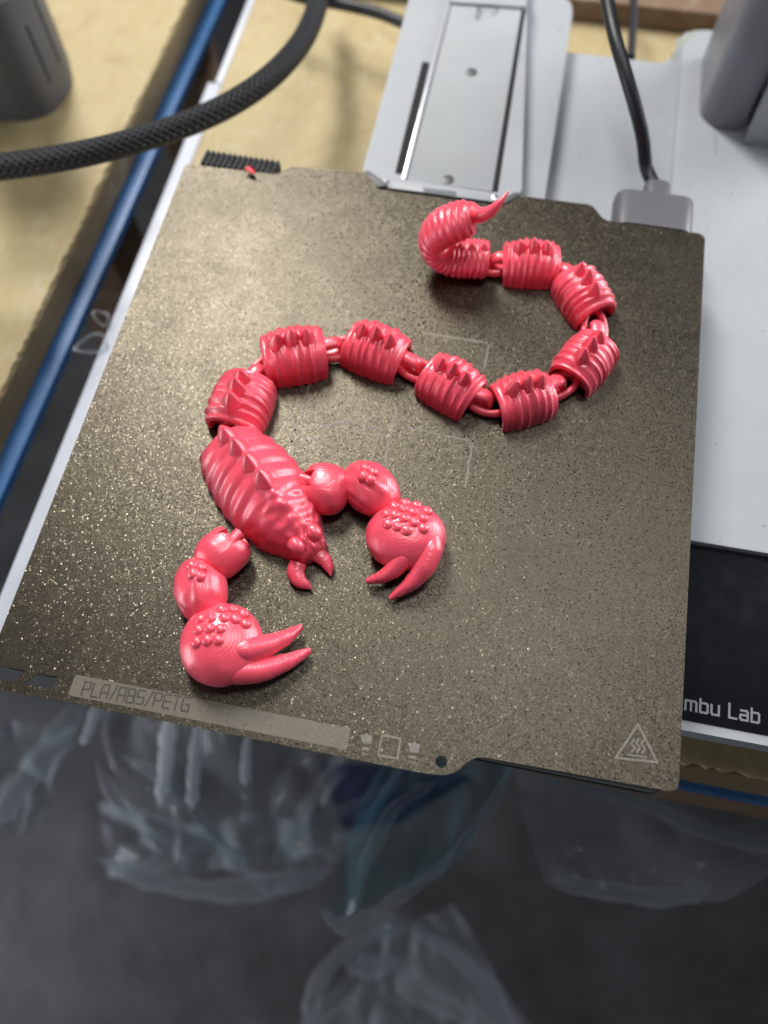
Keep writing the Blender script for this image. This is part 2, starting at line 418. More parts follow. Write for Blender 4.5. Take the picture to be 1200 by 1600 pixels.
tr = thing('worktable', 'plywood table under the printer, with a white strip along its left edge', 'table', (200, 280, -800))
prism('table_board', ragged(-36, 26.2, 900, 24.0, 300, 1.0) + [(900, 505), (-36, 505)], -108, -75, WOOD, tr)
prism('sawn_edge', [(-35, 24.2), (899, 21.8), (899, 24.4), (-35, 26.6)], -107.6, -79, WOODEDGE, tr)
prism('edge_strip', [(-47.6, 20), (-36.2, 20), (-36.2, 404), (-45.6, 404)], -112, -74.2, WHITE, tr, 1.0)
prism('edge_strip', [(-41.5, 405), (-36.2, 405), (-36.2, 640), (-40.5, 640)], -112, -74.6, WHITE, tr, 1.0)
prism('blue_strip', [(-35, 21.2), (899, 18.8), (899, 60), (-35, 60)], -118, -108.4, BLUE, tr)
prism('apron', [(225, 21.9), (899, 20.2), (899, 58), (225, 58)], -165, -118.4, BROWN, tr)
box('back_board', -30, 900, 506, 560, -110, -60, BROWN, tr, 1)
for (lx, ly) in ((0, 290), (860, 290), (0, 470), (860, 470)): box('leg', lx - 25, lx + 25, ly - 25, ly + 25, -800, -108.6, BROWN, tr)

# ------------------------------------------------------------------ printer
pr = thing('printer', 'pale grey desktop 3D printer under the build plate with black front panel', '3D printer', (180, 200, -75))
bz = -35
bp = [(93, 30.5), (420, 30.5), (420, 440), (258, 452), (246, 446), (243.5, 419), (184, 419), (93, 419)]
base = prism('base_shell', rnd(bp, [6, 6, 6, 10, 10, 5, 3, 6]), -46, bz, SHELL, pr, 2.5)
prism('base_foot', rnd([(100, 52), (412, 52), (412, 432), (262, 440), (252, 410), (100, 410)], 5), -74.9, -46.1, DGREY, pr)
# raised spine right of the rail cover
sp_ = [(93, 262), (181, 262), (181, 436), (179, 446), (170, 451), (93, 451)]
prism('spine', rnd(sp_, [2, 2, 3, 5, 6, 2]), bz + 0.02, -22, SHELL, pr, 7, 5)
prism('side_ridge', rnd([(247, 113), (420, 113), (420, 449), (259, 449), (248, 443)], [1, 1, 4, 8, 6]), bz + 0.02, -32.4, SHELL, pr, 2.4, 4)
# rail block with its cover
blk = prism('rail_block', rnd([(86.55,278.00,-10),(96.90,269.62,-10),(159.57,268.17,-10),(168.59,278.40,-10),(150.33,459.34,-10),(86.30,448.55,-10)], [3, 3, 2, 3, 1, 1]), -34.5, -10, SHELL, pr, 3.0, 4)
prism('rail_cover', rnd([(110.57,274.35,-8),(153.70,274.14,-8),(151.53,413.65,-8),(111.75,411.35,-8)], 1.2), -9.9, -8, ALU, blk, 0.5, 2)
prism('cover_edge', [(107.86,274.75,-8),(109.85,274.67,-8),(111.02,411.22,-8),(109.13,411.46,-8)], -9.95, -7.6, EDGE, blk, 0.3, 2)
prism('slot', rnd([(103.30,279.62,-10),(108.38,279.18,-10),(107.29,363.68,-10),(102.94,363.97,-10)], 1.4), -10.4, -9.93, SLOT, blk)
prism('groove', [(154.32,275.87,-10),(156.91,275.89,-10),(153.83,418.10,-10),(151.17,418.77,-10)], -10.4, -9.94, SLOT, blk)
prism('cover_frame', rnd([(111.02,410.86,-7),(153.94,413.71,-7),(152.56,437.29,-7),(106.18,431.76,-7)], 1.5), -9.96, -6.5, SHELL, blk, 0.8, 2)
def disc(name, c, r, z0, z1, m, parent, bev=0.2, n=28):
    return prism(name, [(c[0] + r * cos(2 * pi * k / n), c[1] + r * sin(2 * pi * k / n)) for k in range(n)], z0, z1, m, parent, bev, 2)
for c in ((131.20,357.46,-7.6), (130.96,277.98,-7.6)):
    s_ = disc('screw', c, 3.1, -8.05, -7.6, STEEL, blk, 0.25)
for c, p_ in (((131.22,357.21,-7.4), 0), ((130.98,277.78,-7.4), 0)):
    disc('screw_socket', c, 1.9, -7.62, -7.55, DGREY, blk, 0.02, 6)
    disc('screw_pin', (c[0] + .3, c[1]), 0.6, -7.56, -7.48, STEEL, blk, 0.02, 8)
# corner pads and end bosses at plate level
tip = prism('end_bar', rnd([(97.91,262.02,-2.5),(161.10,262.21,-2.5),(162.91,267.59,-2.5),(101.08,269.06,-2.5)], 1.0), -9.4, -2.5, SHELL, blk, 0.8, 2)
prism('corner_pad', rnd([(89.30,269.40,-1.5),(91.34,270.63,-1.5),(103.58,262.84,-1.5),(98.21,260.61,-1.5)], 1.0), -9.6, -1.5, DGREY, blk, 0.8, 2)
prism('corner_pad', rnd([(159.74,259.72,-1.5),(168.67,268.44,-1.5),(165.74,269.19,-1.5),(157.77,262.71,-1.5)], 1.0), -9.6, -1.5, DGREY, blk, 0.8, 2)
for c in ((102.22,264.86,-1.6), (156.51,265.11,-1.6)):
    disc('boss', c, 2.1, -2.6, -2.0, EDGE, blk, 0.3); disc('boss_hole', c, 1.1, -2.01, -1.9, DGREY, blk, 0.02)
gv = []
a0, a1, b0 = Vector((120.65,264.56,-2.3)), Vector((137.23,264.95,-2.3)), Vector((121.47,261.72,-2.3))
for i in range(14):
    for j in range(3):
        c = a0 + (a1 - a0) * ((i + .5 * (j % 2)) / 14) + (b0 - a0) * (j / 2.6)
        gv.append([(c.x - .35, c.y - .3), (c.x + .35, c.y + .3)])
tag(strokes('grille', gv, -2.48, 0.45, 0.06, BLACK, blk), kind='stuff')

# black glossy panel with lettering, let into the front of the base
pan = prism('front_panel', rnd([(70, 34.5), (412, 34.5), (412, 112.4), (70, 112.4)], 2), bz + 0.03, bz + 0.45, GLASS, pr, 0.2, 2)
tx0 = (268.24,39.46,-34.5); tx1 = (297.42,40.07,-34.5)
hgt = 5.6; full = tx1[0] - tx0[0]
gl = text_lines('Bambu Lab', 0, 0, 1.0, sp=0.36, wscale=1.0)
xm = [min(x for l in L for x, _ in l) for ch, L in gl]; xr = max(x for l in gl[-1][1] for x, _ in l)
sx_ = full / (xr - xm[2])
for ch, L in gl:
    strokes('letter', [[(tx0[0] + (x - xm[2]) * sx_, tx0[1] - 0.6 + y * hgt) for x, y in l] for l in L], bz + 0.47, 0.85, 0.03, PRINT, pan)
prism('status_mark', rnd([(290.85,149.06,-34.9),(297.13,149.24,-34.9),(297.14,147.59,-34.9),(290.88,147.41,-34.9)], 0.5), bz + 0.01, bz + 0.12, DGREY, pr)
strokes('seam', [[(269.81,362.52,-32.3)[:2], (270.63,346.89,-32.3)[:2]]], -32.39, 0.35, 0.02, DGREY, pr)
random.seed(3)
sp_v = [(random.uniform(190, 400), random.uniform(120, 410)) for _ in range(70)]
tag(strokes('speck', [[(x, y), (x + random.uniform(-.7, .7), y + random.uniform(.1, .6))] for x, y in sp_v if x > 249], -32.38, 0.4, 0.05, DGREY, pr), kind='stuff')
# heated bed, right under the sheet
bed = box('heated_bed', 3.0, 251, -1.1, 254, -6.2, -0.75, BLACK, pr, 0.4, 3)
box('bed_tray', 8, 246, 6, 250, -13, -6.4, DGREY, pr, 0.5, 6)
box('bed_carriage', 95, 160, 60, 200, -34, -13.2, DGREY, pr, 1, 6)
# gantry column
colm = prism('gantry_column', rnd([(260.30,424.95,-35),(260.31,376.19,-35),(268.49,366.41,-35),(283.67,367.06,-35),(291.76,430.38,-35)], [4, 5, 7, .5, 2]), bz + 0.03, 260, COLM, pr, 1)
prism('column_shroud', rnd([(284.55,357.25,-35),(323.71,356.79,-35),(331.80,412.77,-35),(293.84,406.18,-35)], 1), bz + 0.04, 120, SHELL, pr, 1)
# wiper brush at the back left of the bed
wb0, wb1 = Vector((7.09,259.61,-1)), Vector((46.53,258.69,-1)); wc = Vector((7.85,268.66,-1)) - wb0
brh = prism('wiper_brush', rnd([tuple(wb0[:2]), tuple(wb1[:2]), tuple((wb1 + wc * .95)[:2]), tuple((wb0 + wc)[:2])], 1), -7, -1, BLACK, pr, 0.6)
for i in range(14):
    for j in range(5):
        c = wb0 + (wb1 - wb0) * ((i + .5) / 14) + wc * ((j + .45) / 5.1)
        h = 1.1 + 0.3 * random.random(); r = 0.95
        V = [(c.x + r * cos(a) * q + .15 * k_, c.y + r * sin(a) * q + .2 * k_, z) for k_, (q, z) in enumerate(((1, -1.02), (1.0, -1 + h * .7), (.7, -1 + h), (0.05, -1 + h))) for a in [2 * pi * t / 8 for t in range(8)]]
        Fc = [(r_ * 8 + k, r_ * 8 + (k + 1) % 8, (r_ + 1) * 8 + (k + 1) % 8, (r_ + 1) * 8 + k) for r_ in range(3) for k in range(8)]
        obj('tuft', V, Fc, BLACK, brh)

scrap = tube('filament_scrap', [(32.90,257.64,2.6),(36.06,255.60,2.6),(37.32,254.53,2.6)], [1.6, 1.3, .3], PINKRED, None, 4, 8, ry=[.6, .5, .2])
tag(scrap, 'tiny red plastic scrap caught on the black wiper brush', 'scrap')

# ------------------------------------------------------------------ power plug and cords
pg = thing('power_cable', 'black cord ending in a grey plug at the back right corner of the build plate', 'cable', (235, 285, -20))
pgo = [(214.02,283.86,-24),(257.76,282.96,-24),(257.27,295.08,-24),(213.01,296.11,-24)]
p0 = Vector((213.73,279.43,-24)); p1 = Vector((256.62,279.32,-24)); ax = (p1 - p0).normalized(); nrm = Vector((-ax.y, ax.x, 0))
def capsule(name, c, ax_, L_, H_, dep, y_dir, m, parent, bev=1.2):
    """rounded-rectangle section in the (ax,z) plane, extruded along y_dir"""
    out = []
    base_ = rnd([(-L_ / 2, -H_ / 2), (L_ / 2, -H_ / 2), (L_ / 2, H_ / 2), (-L_ / 2, H_ / 2)], H_ * .44, 8)
    bm = bmesh.new(); rows = []
    for d, s_ in ((0, 1), (dep - bev, 1), (dep - bev * .3, .97), (dep, .92)):
        rows.append([bm.verts.new(c + ax_ * (x * (1 if s_ == 1 else (1 - (1 - s_) * .3))) + Vector((0, 0, z * s_)) + y_dir * d) for x, z in base_])
    n = len(base_)
    for a, b in zip(rows, rows[1:]):
        for k in range(n): bm.faces.new((a[k], a[(k + 1) % n], b[(k + 1) % n], b[k]))
    bm.faces.new(rows[0][::-1]); bm.faces.new(rows[-1]); bmesh.ops.recalc_face_normals(bm, faces=bm.faces)
    bm.verts.index_update(); V = [tuple(v.co) for v in bm.verts]; Fc = [[v.index for v in f.verts] for f in bm.faces]; bm.free()
    return obj(name, V, Fc, m, parent, True, 45)
capsule('plug_body', Vector((233.5, 258.5, -9)), Vector((1, 0.0, 0)), 38.5, 17, 22, Vector((0, 1, 0)), GREY, pg)
capsule('strain_relief', Vector((234.2, 280, -7)), Vector((1, 0, 0)), 12.5, 11, 10, Vector((0, 1, 0)), GREY, pg)
tube('cord', [(234.6, 288, -7), (227.98,299.22,-4), (222.48,305.56,8), (215.20,312.11,20), (207.07,322.47,30), (199.58,338.00,36), (193.96,360.01,38), (188.72,388.82,38)], 3.3, CORD, pg, 10)
tag(tube('cord', [(220.42,427.56,-40),(219.98,444.81,-40),(219.12,468.53,-40),(216.15,505.54,-40)], 2.6, CORD, None), 'short thin black cord standing behind the printer base beside the plug cord', 'cable')
tag(tube('cord', [(-2.90,451.83,-40),(14.99,447.31,-40),(36.11,445.92,-40),(61.72,441.65,-40),(83.63,433.28,-40)], 3.6, CORD, None), 'smooth black cord lying on the plywood behind the braided cable', 'cable')
bc = thing('braided_cable', 'thick black braided cable curving over the plywood above the back left of the plate', 'cable', (30, 300, 0))
tube('sleeve', [(-140.43,227.67,2), (-108.00,232.09,2), (-77.64,241.39,2), (-45.54,255.91,2), (-15.64,277.50,0), (8.03,301.38,-2), (24.47,330.55,-5), (32.67,365.57,-10), (33.10,400.31,-15), (27.59,436.25,-20), (17.19,480.25,-25)], [6.5, 6.5, 6.4, 6.3, 6.2, 6.2, 6.2, 6.2, 6.2, 6.2, 6.2], BRAID, bc, 12, 28)

# grey slotted housing at the top left
hz = thing('housing', 'dark grey plastic housing with two upright slots standing on the left table', 'machine', (-170, 380, -75))
ho = rnd([(-235, 340)] + P2([(-169.30,347.40,-75),(-150.37,349.55,-75),(-138.05,357.55,-75),(-133.63,373.17,-75),(-133.75,388.32,-75)]) + [(-150, 420), (-235, 430)], [2, 8, 6, 6, 8, 10, 12, 4], 6)
hb = prism('body', ho, -74.8, 24, DGREY, hz, 3, 3)
def vslot(a, d, z0, z1):
    d = Vector(d).normalized(); n_ = Vector((d.y, -d.x)); a = Vector(a)
    q = [a - d * .8 + n_ * .22, a + d * .8 + n_ * .22, a + d * .8 - n_ * 2, a - d * .8 - n_ * 2]
    prism('slot', [tuple(v) for v in q], z0, z1, SLOT, hb, 0.3, 2)
vslot((-135.3, 367.4), (4.4, 15.6), -58, -20)
vslot((-133.75, 383.0), (0, 1), -56, -14)
lipc = (-136.09,343.68,26)
disc('lid', lipc, 29, 24.1, 29, COLM, hz, 1.2, 64)

# hair thread lying on the rail cover, yellow-green thread behind the base
tag(tube('thread', [(125.78,410.54,-6.6),(129.59,404.53,-6.6),(127.37,399.76,-6.6),(127.69,407.53,-6.6),(133.46,410.74,-6.6),(138.48,408.82,-6.6),(135.43,404.43,-6.6)], 0.22, SLOT, None, 6, 6), 'loose dark thread curled on the top of the metal rail cover', 'thread')
tag(tube('thread', [(255.72,446.60,-31.5),(249.35,436.91,-31.5),(244.14,428.09,-31.5),(242.14,423.26,-31.5)], 0.22, mat('yellow_thread', (.55, .55, .15), .6), None, 6, 6), 'short yellow green thread on the back corner of the pale base', 'thread')
# clear loops of plastic on the white strip
for k, (cx_, cy_, rx, ry_, lab) in enumerate(((147, 540, 26, 17, 'larger clear plastic loop hanging over the dark gap beside the white strip'), (157, 500, 17, 14, 'smaller clear plastic loop higher up beside the white strip'))):
    pass
def loopat(c, rx, ry_, rot, z, r, lab):
    pts = [(c[0] + rx * cos(a) * cos(rot) - ry_ * sin(a) * sin(rot), c[1] + rx * cos(a) * sin(rot) + ry_ * sin(a) * cos(rot), z + 2 * sin(a * 2)) for a in [2 * pi * q / 32 for q in range(32)]]
    tag(tube('plastic_loop', pts, r, CLEAR, None, ring=8, loop=True), lab, 'plastic loop')
loopat((-50.99,188.47,-72), 9, 5.5, 0.5, -71, 0.8, 'larger clear plastic loop lying over the dark gap beside the white strip')
loopat((-50.78,207.47,-72), 5.5, 3.5, -0.6, -71, 0.7, 'smaller clear plastic loop just above the larger one beside the white strip')

# ------------------------------------------------------------------ build plate
bpl = thing('build_plate', 'brown gold textured flexible build plate with a PLA/ABS/PETG label band', 'build plate', (128, 128, 0))
back = P2([(257.17,256.94,0),(209.53,257.26,0),(202.96,265.91,0),(167.89,265.51,0),(161.46,257.29,0),(99.48,257.58,0),(91.10,267.25,0),(73.39,266.29,0),(53.99,265.05,0),(50.50,261.81,0),(47.45,258.22,0),(0.61,257.38,0)])
front = P2([(-0.10,-0.60,0)]) + P2([(2.90,-9.91,0),(82.39,-9.56,0),(167.67,-9.90,0),(177.65,-9.09,0),(185.08,-0.51,0),(256.83,0.38,0)])
outl = rnd(back + front, [4, 3, 3, 3, 3, 2, 3, 2, 3, 2, 3, 2, 0.5, 2, 0, 5, 8, 4, 4], 5)
h1 = rnd(P2([(1.66,-1.77,0),(15.03,-1.22,0),(11.88,-6.25,0),(3.51,-6.36,0)]), 1)
h2 = rnd(P2([(19.75,-1.56,0),(27.54,-1.31,0),(27.33,-6.24,0),(15.78,-6.48,0)]), 1)
hc = (173.61,-4.74,0); h3 = [(hc[0] + 2.15 * cos(a), hc[1] + 2.15 * sin(a)) for a in [2 * pi * k / 28 for k in range(28)]]
sheet = flat('sheet', outl, [h1, h2, h3], 0, 0.5, SHEET, bpl, 0.0)
band = prism('label_band', rnd(P2([(33.92,0.64,0),(139.43,0.62,0),(139.65,-7.16,0),(33.71,-7.20,0)]), .6), 0.0, 0.05, BAND, bpl)
ta = Vector((38.64,-6.26,0)); tb = Vector((79.26,-4.75,0)); tu = (tb - ta).normalized()
gl = text_lines('PLA/ABS/PETG', 0, 0, 1, sp=.28)
tw = max(x for l in gl[-1][1] for x, _ in l); k_ = (tb - ta).length / tw; th_ = 5.0
for ch, L in gl:
    strokes('letter', [[(ta.x + tu.x * x * k_ - tu.y * y * th_, ta.y + tu.y * x * k_ + tu.x * y * th_) for x, y in l] for l in L], 0.055, 0.62, 0.03, BANDTXT, band)
# warning triangle with three heat waves
T3 = P2([(241.43,21.46,0),(234.41,8.24,0),(249.00,9.46,0)])
tri = strokes('warning_symbol', [T3 + [T3[0]]], 0.0, 0.75, 0.05, MARK, bpl)
wl = []
for x_ in (988, 997, 1006):
    pass
A_ = [P2([(240.22,15.70,0),(239.42,14.18,0),(240.86,13.09,0),(239.85,11.31,0)]), P2([(241.99,16.50,0),(241.20,14.75,0),(242.65,13.43,0),(241.65,11.43,0)]), P2([(243.84,16.17,0),(243.03,14.64,0),(244.47,13.33,0),(243.45,11.55,0)]), P2([(238.57,10.17,0),(245.10,10.51,0)])]
strokes('heat_waves', A_, 0.004, 0.6, 0.05, MARK, bpl)
sq = P2([(151.10,0.30,0),(157.90,0.44,0),(158.04,-6.59,0),(151.07,-6.79,0)]); strokes('square_icon', [sq + [sq[0]]], 0.0, 0.75, 0.05, MARK, bpl)
prism('icon_bump', P2([(152.11,1.18,0),(153.74,1.26,0),(153.64,0.55,0),(152.01,0.47,0)]), 0.004, 0.06, MARK, bpl)
for d_ in (0, 1):
    if d_ == 0: q = [P2([(143.31,-0.96,0),(144.91,-0.65,0),(145.46,0.14,0),(146.55,-0.57,0),(147.73,-0.58,0),(147.85,-3.54,0),(144.81,-3.66,0)]), P2([(144.63,-5.07,0),(147.66,-4.95,0),(147.61,-5.87,0),(144.58,-5.99,0)]), P2([(145.03,-7.04,0),(147.61,-7.00,0),(147.69,-7.44,0),(145.12,-7.48,0)])]
    else: q = [P2([(160.91,-0.59,0),(162.49,-0.28,0),(163.05,0.51,0),(164.11,-0.20,0),(165.32,-0.43,0),(165.15,-3.42,0),(161.91,-3.59,0)]), P2([(161.66,-4.77,0),(164.67,-4.64,0),(164.60,-5.56,0),(161.59,-5.68,0)]), P2([(161.79,-6.77,0),(164.79,-6.65,0),(164.86,-7.08,0),(161.87,-7.21,0)])]
    bk = prism('bucket_icon', q[0], 0.0, 0.055, MARK, bpl)
    for z_ in q[1:]: prism('icon_line', z_, 0.0, 0.055, MARK, bk)
lg = [P2([(90.51,118.01,0),(125.38,131.14,0)]), P2([(90.48,112.32,0),(124.47,125.85,0)]), P2([(90.51,118.01,0),(91.42,144.32,0)]), P2([(90.48,112.32,0),(90.21,105.43,0)]), P2([(126.16,127.12,0),(125.37,108.87,0)]), P2([(130.75,136.65,0),(130.88,109.89,0)]), P2([(135.15,177.16,0),(165.24,177.00,0)]), P2([(165.24,177.00,0),(165.10,163.88,0)]), P2([(165.49,130.56,0),(165.57,104.87,0)]), P2([(138.17,128.06,0),(166.12,126.29,0)])]
for l in lg: strokes('logo_line', [l], 0.0, 0.95, 0.02, SCUFF, bpl)

# ------------------------------------------------------------------ scorpion
sco = thing('scorpion', 'glossy red 3D printed articulated scorpion lying curled on the build plate', 'toy scorpion', (130, 110, 0))
def frame(c, ang):
    ca, sa = cos(ang), sin(ang)
    return lambda x, y, z: (c[0] + ca * x - sa * y, c[1] + sa * x + ca * y, z)
def spow(v, p): return math.copysign(abs(v) ** p, v)
def ribs(p): return (0.5 + 0.5 * cos(2 * pi * p)) ** 1.7
def ribf(p):      # 0..1 periodic: sharp crest, broad trough
    p = p % 1.0; d = abs(p - 0.5) * 2
    return (1 - d) ** 1.0 if False else max(0.0, 1 - d * 1.35) ** 0.8
def spine(parent, f, x, zb, h, wd, ln, tilt=0.0):
    # ogive with four soft ridges: ln = half length along the body, wd = half width across it
    rows = 12; V = []; Fc = []; ring = 24
    for i in range(rows + 1):
        t = i / rows; k_ = (1 - t ** 1.9) ** 0.85 + 0.012
        for k in range(ring):
            a = 2 * pi * k / ring; d = (abs(cos(a)) ** 1.35 + abs(sin(a)) ** 1.35) ** (-1 / 1.35)
            V.append(f(x + ln * k_ * d * cos(a) + tilt * t ** 1.3, wd * k_ * d * sin(a), zb + h * t))
    for i in range(rows):
        for k in range(ring): Fc.append((i * ring + k, i * ring + (k + 1) % ring, (i + 1) * ring + (k + 1) % ring, (i + 1) * ring + k))
    Fc.append([rows * ring + k for k in range(ring)])
    return fix_normals(obj('spine', V, Fc, RED, parent, True, 60))
def segment(c, ang, L, W, H, nrib=8, seed=0, amp=0.95, fade=0.0, slant=0.9):
    f = frame(c, ang); A = 44; NS = 92; V = []; Fc = []
    def sec(x, kw, kh, r=0.0):
        row = []
        for k in range(A + 1):
            ph = pi * k / A
            dx, dz = spow(cos(ph), 0.86), spow(sin(ph), 0.80)
            side = 1 - sin(ph)
            rr = r(k / A, x) if callable(r) else r
            xx = x * (1 - 0.05 * side ** 1.5) + slant * (1 - side) * 0.6
            low = 1 - 0.045 * max(0, side - .55) / .45
            row.append(f(xx, dx * (W * kw * low + rr * 0.9), max(0.05, dz * (H * kh + rr))))
        return row
    rows = []
    hl = L / 2
    def prof(s): return 1 - 0.10 * abs(s) ** 2.4
    def profh(s): return 1 - 0.27 * abs(s) ** 2.1
    k1 = prof(1); h1 = profh(1)
    rows.append(sec(-hl + 3.2, k1 - .17, h1 - .17)); rows.append(sec(-hl + 0.3, k1 - .13, h1 - .13)); rows.append(sec(-hl, k1 - .09, h1 - .09))
    def rib(u, x):
        s = x / hl; vsh = abs(u - .5) * 2
        ph = (s + 1) / 2 * nrib - vsh * 0.35
        fb = 1 - 0.75 * max(0, (vsh - .72) / .28) * (0.4 + fade)
        e = min(1, (1 - abs(s)) * 6 + .35)
        ph += 0.42 * noise.noise(Vector((s * 2.2 + seed, u * 1.2, seed)))
        return amp * (ribs(ph) + .22 * ribs(ph * 2 + .4 + vsh) * (1 - vsh)) * (.85 + .9 * noise.noise(Vector((round(ph) * 1.7, u * 2.0, seed + 9)))) * fb * e * (1 + .25 * noise.noise(Vector((s * 5, u * 3, seed)))) + 0.10 * noise.noise(Vector((x * .4, u * 9, seed + 3)))
    for i in range(NS + 1):
        x = -hl + L * i / NS; rows.append(sec(x, prof(x / hl), profh(x / hl), rib))
    rows.append(sec(hl, k1 - .09, h1 - .09)); rows.append(sec(hl - 0.3, k1 - .13, h1 - .13)); rows.append(sec(hl - 3.2, k1 - .17, h1 - .17))
    n = A + 1
    for r_ in rows: V += r_
    for i in range(len(rows) - 1):
        for k in range(n): 
            j = (k + 1) % n
            Fc.append((i * n + k, (i + 1) * n + k, (i + 1) * n + j, i * n + j))
    Fc.append(list(range(n))); Fc.append([(len(rows) - 1) * n + k for k in range(n)][::-1])
    o = fix_normals(obj('tail_segment', V, Fc, RED, sco, True, 60))
    for q_, s_ in enumerate((-.50, -.03, .44)): spine(o, f, s_ * hl + slant * .6, H * profh(s_) - 1.9, (8.0, 8.6, 7.6)[q_] * H / 15, 3.9 * W / 11, 3.5 * W / 11, .9)
    return o, f, hl
SEG = [  # centre, axis angle, length, half width, height
 ((66.3, 123.0), 84, 25.2, 13.2, 16.8), ((82.4, 151.6), 22, 27.6, 12.9, 16.6), ((117.2, 160.6), -13.5, 26.4, 12.0, 16.0), ((152.2, 148.9), -25, 24.8, 11.8, 15.9),
 ((183.0, 147.4), 27, 24.6, 11.5, 15.8), ((207.1, 170.8), 62, 24.4, 11.5, 15.6), ((203.6, 206.0), 126, 24.6, 11.3, 15.4), ((178.2, 220.4), 187, 26.0, 10.9, 15.2)]
segs = []
for i, (c, a, L, W_, H_) in enumerate(SEG):
    segs.append(segment(c, radians(a), L, W_, H_, (7.0, 6.6, 7.2, 6.8, 7.2, 7.6, 7.2, 8.4)[i], i * 3.1))
def chain(pa, pb, parent, ring_on_b=True):
    """ring lying flat on one side, upright hook from the other; pa, pb = end centres"""
    a = Vector((*pa, 0)); b = Vector((*pb, 0)); d = (b - a); L = d.length; d.normalize(); n_ = Vector((-d.y, d.x, 0))
    mid = (a + b) / 2
    # flat ring from segment b
    c = mid + d * 1.0; half = L / 2 + 1.2
    pts = [c + d * (cos(t) * half * (1 if cos(t) < 0 else 1)) + n_ * (sin(t) * 4.6) + Vector((0, 0, 3.0)) for t in [2 * pi * q / 36 for q in range(36)]]
    tube('link_ring', pts, 1.55, RED, parent, ring=12, loop=True, ry=1.9)
    # hook rises from a, passes over the near bar of the ring and down
    p0 = a - d * 3; hk = [p0 + Vector((0, 0, 8.6)), a + Vector((0, 0, 8.9)), mid - d * .6 + Vector((0, 0, 8.8)), mid + d * 1.9 + Vector((0, 0, 6.6)), mid + d * 2.1 + Vector((0, 0, 3.2)), mid + d * .2 + Vector((0, 0, 1.4)), a + Vector((0, 0, 1.3)), p0 + Vector((0, 0, 1.3))]
    tube('link_hook', hk, [3.0, 3.0, 2.9, 2.7, 2.5, 2.4, 2.4, 2.4], RED, parent, 6, 14, ry=[1.8, 1.8, 1.7, 1.5, 1.4, 1.3, 1.3, 1.3], zmin=0.05)
for (o1, f1, h1_), (o2, f2, h2_) in zip(segs, segs[1:]):
    chain(f1(h1_ - 3, 0, 0)[:2], f2(-h2_ + 3, 0, 0)[:2], o1)

# ---- stinger segment: ribbed tube curling up and back over, ending in a spike
sy = lambda x: 216.5 + (x - 150) * 0.13
path = [(158.5, 7.0), (152, 7.2), (145, 7.8), (138.5, 9.8), (134.4, 14), (133.6, 20.0), (136.8, 25.8), (142.6, 29.8), (149.4, 32.4)]
cp = [(x, sy(x), z) for x, z in path]
Cc = catmull(cp, 16); tot = sum((Cc[i + 1] - Cc[i]).length for i in range(len(Cc) - 1))
def stf(t, a, ra, rb):
    ph = t * 21 + .5 * noise.noise(Vector((t * 9, a, 2)))
    m_ = 0.7 * ribs(ph) + 0.12 * noise.noise(Vector((t * 30, a, 5)))
    e = 1 - 0.16 * max(0, (t - .93) / .07) ** 2 - 0.14 * max(0, (.03 - t) / .03) ** 2
    return (ra + m_) * e, (rb + m_) * e
st = tube('stinger_segment', cp, [9.0, 9.4, 9.6, 9.5, 9.3, 9.2, 9.1, 8.8, 8.0], RED, sco, 16, 36, up=(0, 0, 1), ry=[7.0, 7.2, 7.2, 6.8, 6.5, 6.6, 7.0, 7.4, 7.2], zmin=0.05, fn=stf)
for k_, x_ in enumerate((156.5, 151.0, 146.0)): spine(st, frame((x_, sy(x_)), radians(187)), 0, 12.4, 5.0, 2.6, 2.3, .5)
tube('stinger', [(146.94,221.31,31), (151.78,217.03,34), (156.47,216.12,38), (160.10,218.19,42), (162.78,221.74,45)], [4.6, 3.6, 2.7, 1.6, 0.25], RED, st, 8, 16, ry=[4.2, 3.4, 2.5, 1.5, .25])
o8, f8, h8 = segs[-1]
chain(f8(h8 - 2, 0, 0)[:2], (157.5, sy(157.5)), o8)

# ---- body
U = Vector((.75, -.66)).normalized(); Nn = Vector((-U.y, U.x))
ORGB = (0.66 * 121.0, 0.75 * 121.0)        # the point of the ridge line with s = 0
fb_ = lambda s, n_, z: (ORGB[0] + U.x * s + Nn.x * n_, ORGB[1] + U.y * s + Nn.y * n_, z)
def interp(x, tb_):
    for (x0, y0), (x1, y1) in zip(tb_, tb_[1:]):
        if x <= x1:
            t = (x - x0) / (x1 - x0); t = max(0, min(1, t)); t = t * t * (3 - 2 * t) if False else t; return y0 + (y1 - y0) * t
    return tb_[-1][1]
WT = [(-21, 11.6), (-16, 14.0), (-8, 16.0), (2, 17.6), (12, 17.6), (20, 16.8), (27, 15.2), (30, 13.6), (34, 10.6), (38, 8.6), (42.5, 6.8)]
HT = [(-21, 15.6), (-14, 18.6), (-5, 20.8), (8, 21.4), (18, 20.8), (24, 19.6), (32, 16.4), (38, 13.0), (42.5, 9.4)]
def smooth_tab(T_, x):
    return (interp(x - 1.5, T_) + interp(x, T_) * 2 + interp(x + 1.5, T_)) / 4
